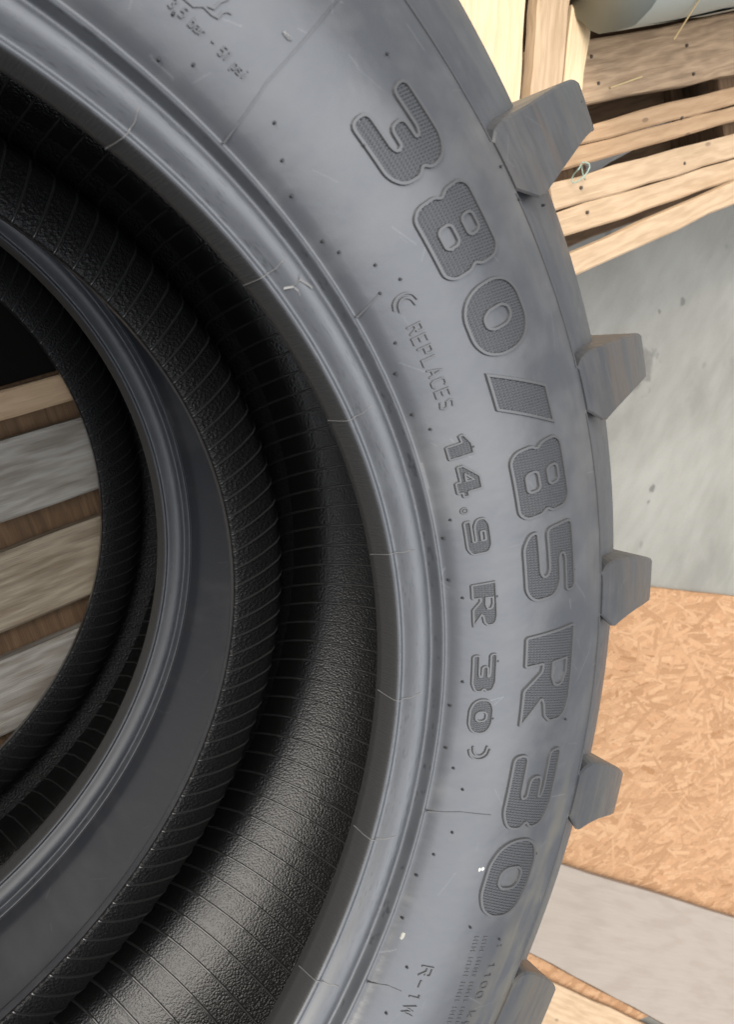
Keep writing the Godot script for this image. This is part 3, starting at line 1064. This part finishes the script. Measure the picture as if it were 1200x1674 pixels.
func build_litter() -> void:
	var top := LIFT - .542
	# a loop of pale green baling string caught between the boards
	var pts := []
	for i in 25:
		var a := i / 24.0 * 7.4
		pts.append(Vector3(1.122 + .015 * cos(a) + .005 * sin(a * 2.3), top + .006 + .010 * sin(a * 1.7) + .010, .563 + .012 * sin(a) + i * .0005))
	tag(put("string", strand(pts, .0011), mat(Color(.30, .42, .34), .5)), "looped pale green string caught behind the topmost tread lug", "string")
	# straws on and around the roll
	var straw := mat(Color(.62, .47, .24), .6)
	var spots := [[1.395, -.452, .155, .9, .20, "long straw lying across the grey-green roll"], [1.44, -.50, .10, -.4, .09, "short straw lying low on the grey-green roll, by the brown board"], [1.53, -.535, .12, .25, .07, "bent straw lying on the far part of the grey-green roll"], [1.32, -.56, .006, -.5, .08, "straw on the brown weathered pallet board"]]
	for q in spots:
		var line := []
		for i in 7:
			var u := i / 6.0 - .5
			var x: float = q[0] + cos(q[3]) * u * q[4]
			var y: float = q[1] + sin(q[3]) * u * q[4]
			var h: float = top + .004
			if q[2] > .05:
				# rest on the round of the roll
				var across := absf((x * -.531 + y * -.847) + .385)
				h = top + .102 + sqrt(maxf(.0, .102 * .102 - across * across)) + .002
			line.append(Vector3(x, h + .003 * sin(u * 5.0), -y))
		tag(put("straw", strand(line, .0013), straw), q[5], "straw")

func chip(t: TyreShape, r: float, deg: float, size: float, pieces: int, origin: Vector3, called: String, label: String, c: Color) -> void:
	var s := Soup.new()
	for k in pieces:
		var r0 := r + rng.randf_range(-1, 1) * size * .5
		var d0 := deg + rng.randf_range(-1, 1) * size * .5 / (.0174533 * r)
		var a := rng.randf() * TAU
		var ring := []
		for i in 6:
			var an := a + TAU * i / 6.0
			var l := size * rng.randf_range(.25, .55)
			ring.append(Vector2(r0 + cos(an) * l * .55, d0 + sin(an) * l / (.0174533 * r)))
		var mid: Vector3 = t.on(r0, d0, .0014) + origin
		for i in 6:
			var p: Vector3 = t.on(ring[i].x, ring[i].y, .0007) + origin
			var q: Vector3 = t.on(ring[(i + 1) % 6].x, ring[(i + 1) % 6].y, .0007) + origin
			var lo := Vector3(0, -.0008, 0)
			s.flat(mid, p, q, q, Vector3.UP)
			s.flat(p, q, q + lo, p + lo, p - mid)
	tag(put(called, s, mat(c, .7)), label, "fleck")

func build_tyres() -> void:
	# lower tyre
	var s2 := TyreShape.new()
	s2.s = [.0248, -.0174]
	s2.sc = [.006, -.004]
	s2.base = BEAD_GAP + .0525 + .003
	s2.up_extra = .0425
	s2.down_extra = 0.0
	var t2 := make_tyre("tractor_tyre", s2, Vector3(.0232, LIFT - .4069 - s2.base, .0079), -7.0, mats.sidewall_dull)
	tag(t2, "lower black tractor tyre, lying on the pallet underneath the lettered tyre", "tyre", "stacked tractor tyres")
	# upper tyre
	var s1 := TyreShape.new()
	s1.s = [.0208, -.0715]
	s1.sc = [.0095, -.0092]
	s1.oc = Vector2(.0257, -.0186)
	s1.base = .31
	s1.down_extra = .0425
	var t1 := make_tyre("tractor_tyre", s1, Vector3(0, LIFT - .31, 0), -13.0, mats.sidewall)
	tag(t1, "upper black tractor tyre with raised 380/85R30 lettering on its sidewall", "tyre", "stacked tractor tyres")
	letter_tyre(t1, s1)
	var o := Vector3(0, LIFT - .31, 0)
	chip(s1, .4357, -68.2, .0026, 2, o, "paint_fleck", "white fleck stuck on the sidewall beside the last numeral 0", Color(.75, .75, .72))
	chip(s1, .4050, -74.8, .0034, 3, o, "paint_fleck", "small cream sliver on the sidewall close to the bead, above the R-1W marking", Color(.36, .35, .31))
	chip(s1, .4424, -.9, .0042, 3, o, "paint_fleck", "pale smeared fleck on the sidewall beside the 3.5 bar marking", Color(.18, .18, .18))
	# stray print on the lower tyre, half hidden by the bead of the upper one
	var marks := Soup.new()
	for k in 22:
		var dg := -97.0 - k * .62
		if k % 6 == 4: continue
		rib(marks, s2, [Vector2(.4400, dg), Vector2(.4455, dg - .05)], .0012, .0011)
		rib(marks, s2, [Vector2(.4400 + (.0055 if k % 2 else .0), dg), Vector2(.4400 + (.0055 if k % 3 else .002), dg - .34)], .0012, .0011)
	tag(put("small_print", marks, mats.sidewall_dull, t2), "", "", "", "stuff")
	# dried residue on the bead
	var res := Soup.new()
	for line in [[[.3815, -13.2], [.3850, -13.45], [.3885, -13.2], [.3900, -12.9]], [[.3885, -13.2], [.3905, -13.9], [.3912, -14.3]], [[.3850, -13.45], [.3856, -13.9], [.3851, -14.3]]]:
		for i in line.size() - 1:
			var a := Vector2(line[i][0], line[i][1])
			var b := Vector2(line[i + 1][0], line[i + 1][1])
			var ya := .0165 + .75 * minf(a.x - .3815, .0075)
			var yb := .0165 + .75 * minf(b.x - .3815, .0075)
			var e := Vector2(.0005, .06)
			res.flat(s1.at(a.x - e.x, a.y - e.y, ya), s1.at(a.x + e.x, a.y + e.y, ya), s1.at(b.x + e.x, b.y + e.y, yb), s1.at(b.x - e.x, b.y - e.y, yb), Vector3.UP)
	put("dried_residue", res, mats.thread, t1)
	build_litter()

func letter_tyre(t: Node3D, sh: TyreShape) -> void:
	var big := [["3", -6.75, -11.75], ["8", -13.35, -18.75], ["0", -20.0, -25.2], ["8", -32.8, -38.4], ["5", -39.75, -45.45], ["R", -48.5, -56.1], ["3", -58.75, -65.0], ["0", -66.0, -72.2]]
	for b in big: block_glyph(t, sh, b[0], .4400, .4765, b[1], b[2], .0024, .0014, 1.75, 4.5)
	block_glyph(t, sh, "/", .4405, .4748, -26.1, -31.8, .0024, .0014, 1.75, 1.2)
	var small := [["1", -29.8, -31.5], ["4", -32.3, -34.95], ["9", -37.15, -40.15], ["R", -42.9, -46.65], ["3", -49.35, -52.65], ["0", -53.4, -56.4]]
	for b in small: block_glyph(t, sh, b[0], .4106, .4226, b[1], b[2], .0015, .0012, 1.2, 1.6)
	block_glyph(t, sh, ".", .4105, .4137, -35.9, -36.4, .0011, .0008, 3.0, .3)
	# brackets: double outlines
	for k in [[-18.6, 1.0], [-57.9, -1.0]]:
		var s := Soup.new()
		for off in [0.0, .0023]:
			var pts := []
			for i in 15:
				var u := i / 14.0
				var bow := sqrt(maxf(0.0, 1.0 - pow(2.0 * u - 1.0, 2.0)))
				pts.append(Vector2(lerpf(.4127, .4240, u) + off * (u - .5) * -1.6, k[0] + k[1] * (bow * .85 - off / .0074)))
			rib(s, sh, pts, .0013, .0012)
		put("raised_bracket", s, mats.sidewall, t)
	stroke_text(t, sh, "REPLACES", .4140, .4204, -20.2, .925, .62, .0012, .0010)
	stroke_text(t, sh, "3.5 bar - 51 psi", .4187, .4224, 4.25, .335, .26, .0007, .0010)
	stroke_text(t, sh, "R-1W", .4208, .4274, -76.6, 1.05, .8, .0012, .0010)
	stroke_text(t, sh, ": 1100 kg", .4680, .4740, -74.6, .76, .5, .0011, .0007)
	# the two rows of small print below the last numeral, worn to dots
	for row in 2:
		var s := Soup.new()
		for k in 26:
			var dg := -73.9 - k * .28
			var r: float = (.4470 if row == 0 else .4538) + (k * .00024)
			if k % 7 == 5: continue
			rib(s, sh, [Vector2(r, dg), Vector2(r + .0032, dg - .02)], .0008, .0005)
			rib(s, sh, [Vector2(r + (.003 if k % 2 else .0004), dg), Vector2(r + (.003 if k % 3 else .0016), dg - .13)], .0008, .0005)
		tag(put("small_print", s, mats.sidewall, t), "", "", "", "stuff")
	# part of an emblem, two thin raised outlines
	for line in [[[.4242, 4.6], [.4246, 3.8], [.4248, 3.31], [.4273, 2.967], [.4273, 2.39], [.4279, 2.10], [.4306, 2.087], [.4322, 1.95], [.4327, 1.725]], [[.4273, 2.967], [.4283, 2.85], [.4294, 2.52], [.4327, 2.50], [.4355, 2.34], [.4385, 2.5]]]:
		var s := Soup.new()
		var pts := []
		for q in line: pts.append(Vector2(q[0], q[1]))
		rib(s, sh, pts, .0013, .0008)
		put("emblem_outline", s, mats.sidewall, t)
	# thin mould lines across the sidewall
	for line in [[[.3985, -2.9], [.4247, -1.96], [.4728, -1.46], [.505, -1.3]], [[.3985, -17.8], [.4111, -16.95]], [[.3985, -63.77], [.415, -63.5], [.4326, -63.69]], [[.3987, -79.1], [.408, -78.8], [.4159, -78.93]]]:
		var s := Soup.new()
		var pts := []
		for q in line: pts.append(Vector2(q[0], q[1]))
		rib(s, sh, pts, .0010, .0006)
		put("mould_line", s, mats.sidewall, t)
	# threads of rubber flash across the bead
	for a in [1.65, -11.65, -25.25, -39.05, -53.05, -66.8, -80.5, -94.0, 15.5]:
		var s := Soup.new()
		var prof := [Vector2(.3732, -.0005), Vector2(.3739, .004), Vector2(.3745, .0088), Vector2(.3754, .0130), Vector2(.3762, .0150), Vector2(.3778, .0160), Vector2(.3794, .0154), Vector2(.3808, .0156), Vector2(.3835, .0180), Vector2(.3865, .0204), Vector2(.3885, .0212)]
		var bend := rng.randf_range(-.5, .5)
		var prev := []
		for i in prof.size():
			var p: Vector2 = prof[i]
			var deg: float = a + bend * sin(i * .33) + (.2 if i > 8 else 0.0)
			var ring := []
			for k in 5:
				var an := TAU * k / 5
				ring.append(sh.at(p.x + .0002 * sin(an), deg + .00028 * cos(an) / (.0174533 * p.x), p.y + .0002 * sin(an)))
			if prev.size():
				for k in 5:
					var mid: Vector3 = (ring[0] + ring[1] + ring[2] + ring[3] + ring[4]) / 5.0
					s.flat(prev[k], prev[(k + 1) % 5], ring[(k + 1) % 5], ring[k], ring[k] - mid)
			prev = ring
		put("flash_thread", s, mats.thread, t)
	# thin raised line where the sidewall ends, from each lug foot to the next lug
	for k in 22:
		var s := Soup.new()
		var first := -13.0 - k * 360.0 / 22.0
		var pts := []
		for i in 7: pts.append(Vector2(.5078, lerpf(first - 3.5, first - 16.3, i / 6.0)))
		rib(s, sh, pts, .0013, .0007)
		put("shoulder_line", s, mats.sidewall, t)
	# vent nubs
	var nubs := Soup.new()
	var spots := [[.4037, 2.86], [.4101, 1.37], [.4167, -3.92], [.4098, -5.91], [.4042, -8.03], [.4033, -11.69], [.406, -12.94], [.4153, -15.01], [.4214, -16.76], [.4111, -16.95], [.4071, -20.84], [.402, -23.12], [.4018, -26.81], [.4067, -28.48], [.4051, -36.66], [.4008, -38.19], [.4007, -42.1], [.4061, -43.9], [.406, -51.67], [.4012, -53.88], [.4016, -57.81], [.4066, -59.61], [.4132, -61.48], [.413, -65.31], [.4069, -67.41], [.402, -69.45], [.4023, -73.24], [.4134, -76.98], [.4132, -80.82], [.4395, -8.2], [.4768, -5.2], [.5055, -14.51], [.5075, -16.9], [.4768, -44.0], [.4768, -67.5], [.468, -74.2], [.4410, -73.1], [.4775, -56.5], [.4228, -31.0], [.4228, -44.2], [.4231, -50.0], [.4228, -55.1], [.5265, -18.4], [.640, -17.2], [.655, -16.9], [.655, -19.0]]
	for k in range(-84, -360, -3): spots.append([rng.randf_range(.401, .418), float(k) + rng.randf()])
	for q in spots: nub(nubs, sh, q[0], q[1])
	tag(put("vent_nub", nubs, mats.thread_dark, t), "", "", "", "stuff")

func nub(s: Soup, sh: TyreShape, r: float, deg: float) -> void:
	var c := sh.on(r, deg, .0)
	var h := .0014
	var w := .0008
	for k in 6:
		var a := TAU * k / 6
		var b := TAU * (k + 1) / 6
		var o := Vector3(cos(a), 0, sin(a))
		var p := Vector3(cos(b), 0, sin(b))
		s.flat(c + o * w - Vector3.UP * .001, c + p * w - Vector3.UP * .001, c + p * w * .8 + Vector3.UP * h, c + o * w * .8 + Vector3.UP * h, o + p)
		s.flat(c + o * w * .8 + Vector3.UP * h, c + p * w * .8 + Vector3.UP * h, c + Vector3.UP * h * 1.1, c + Vector3.UP * h * 1.1, Vector3.UP)
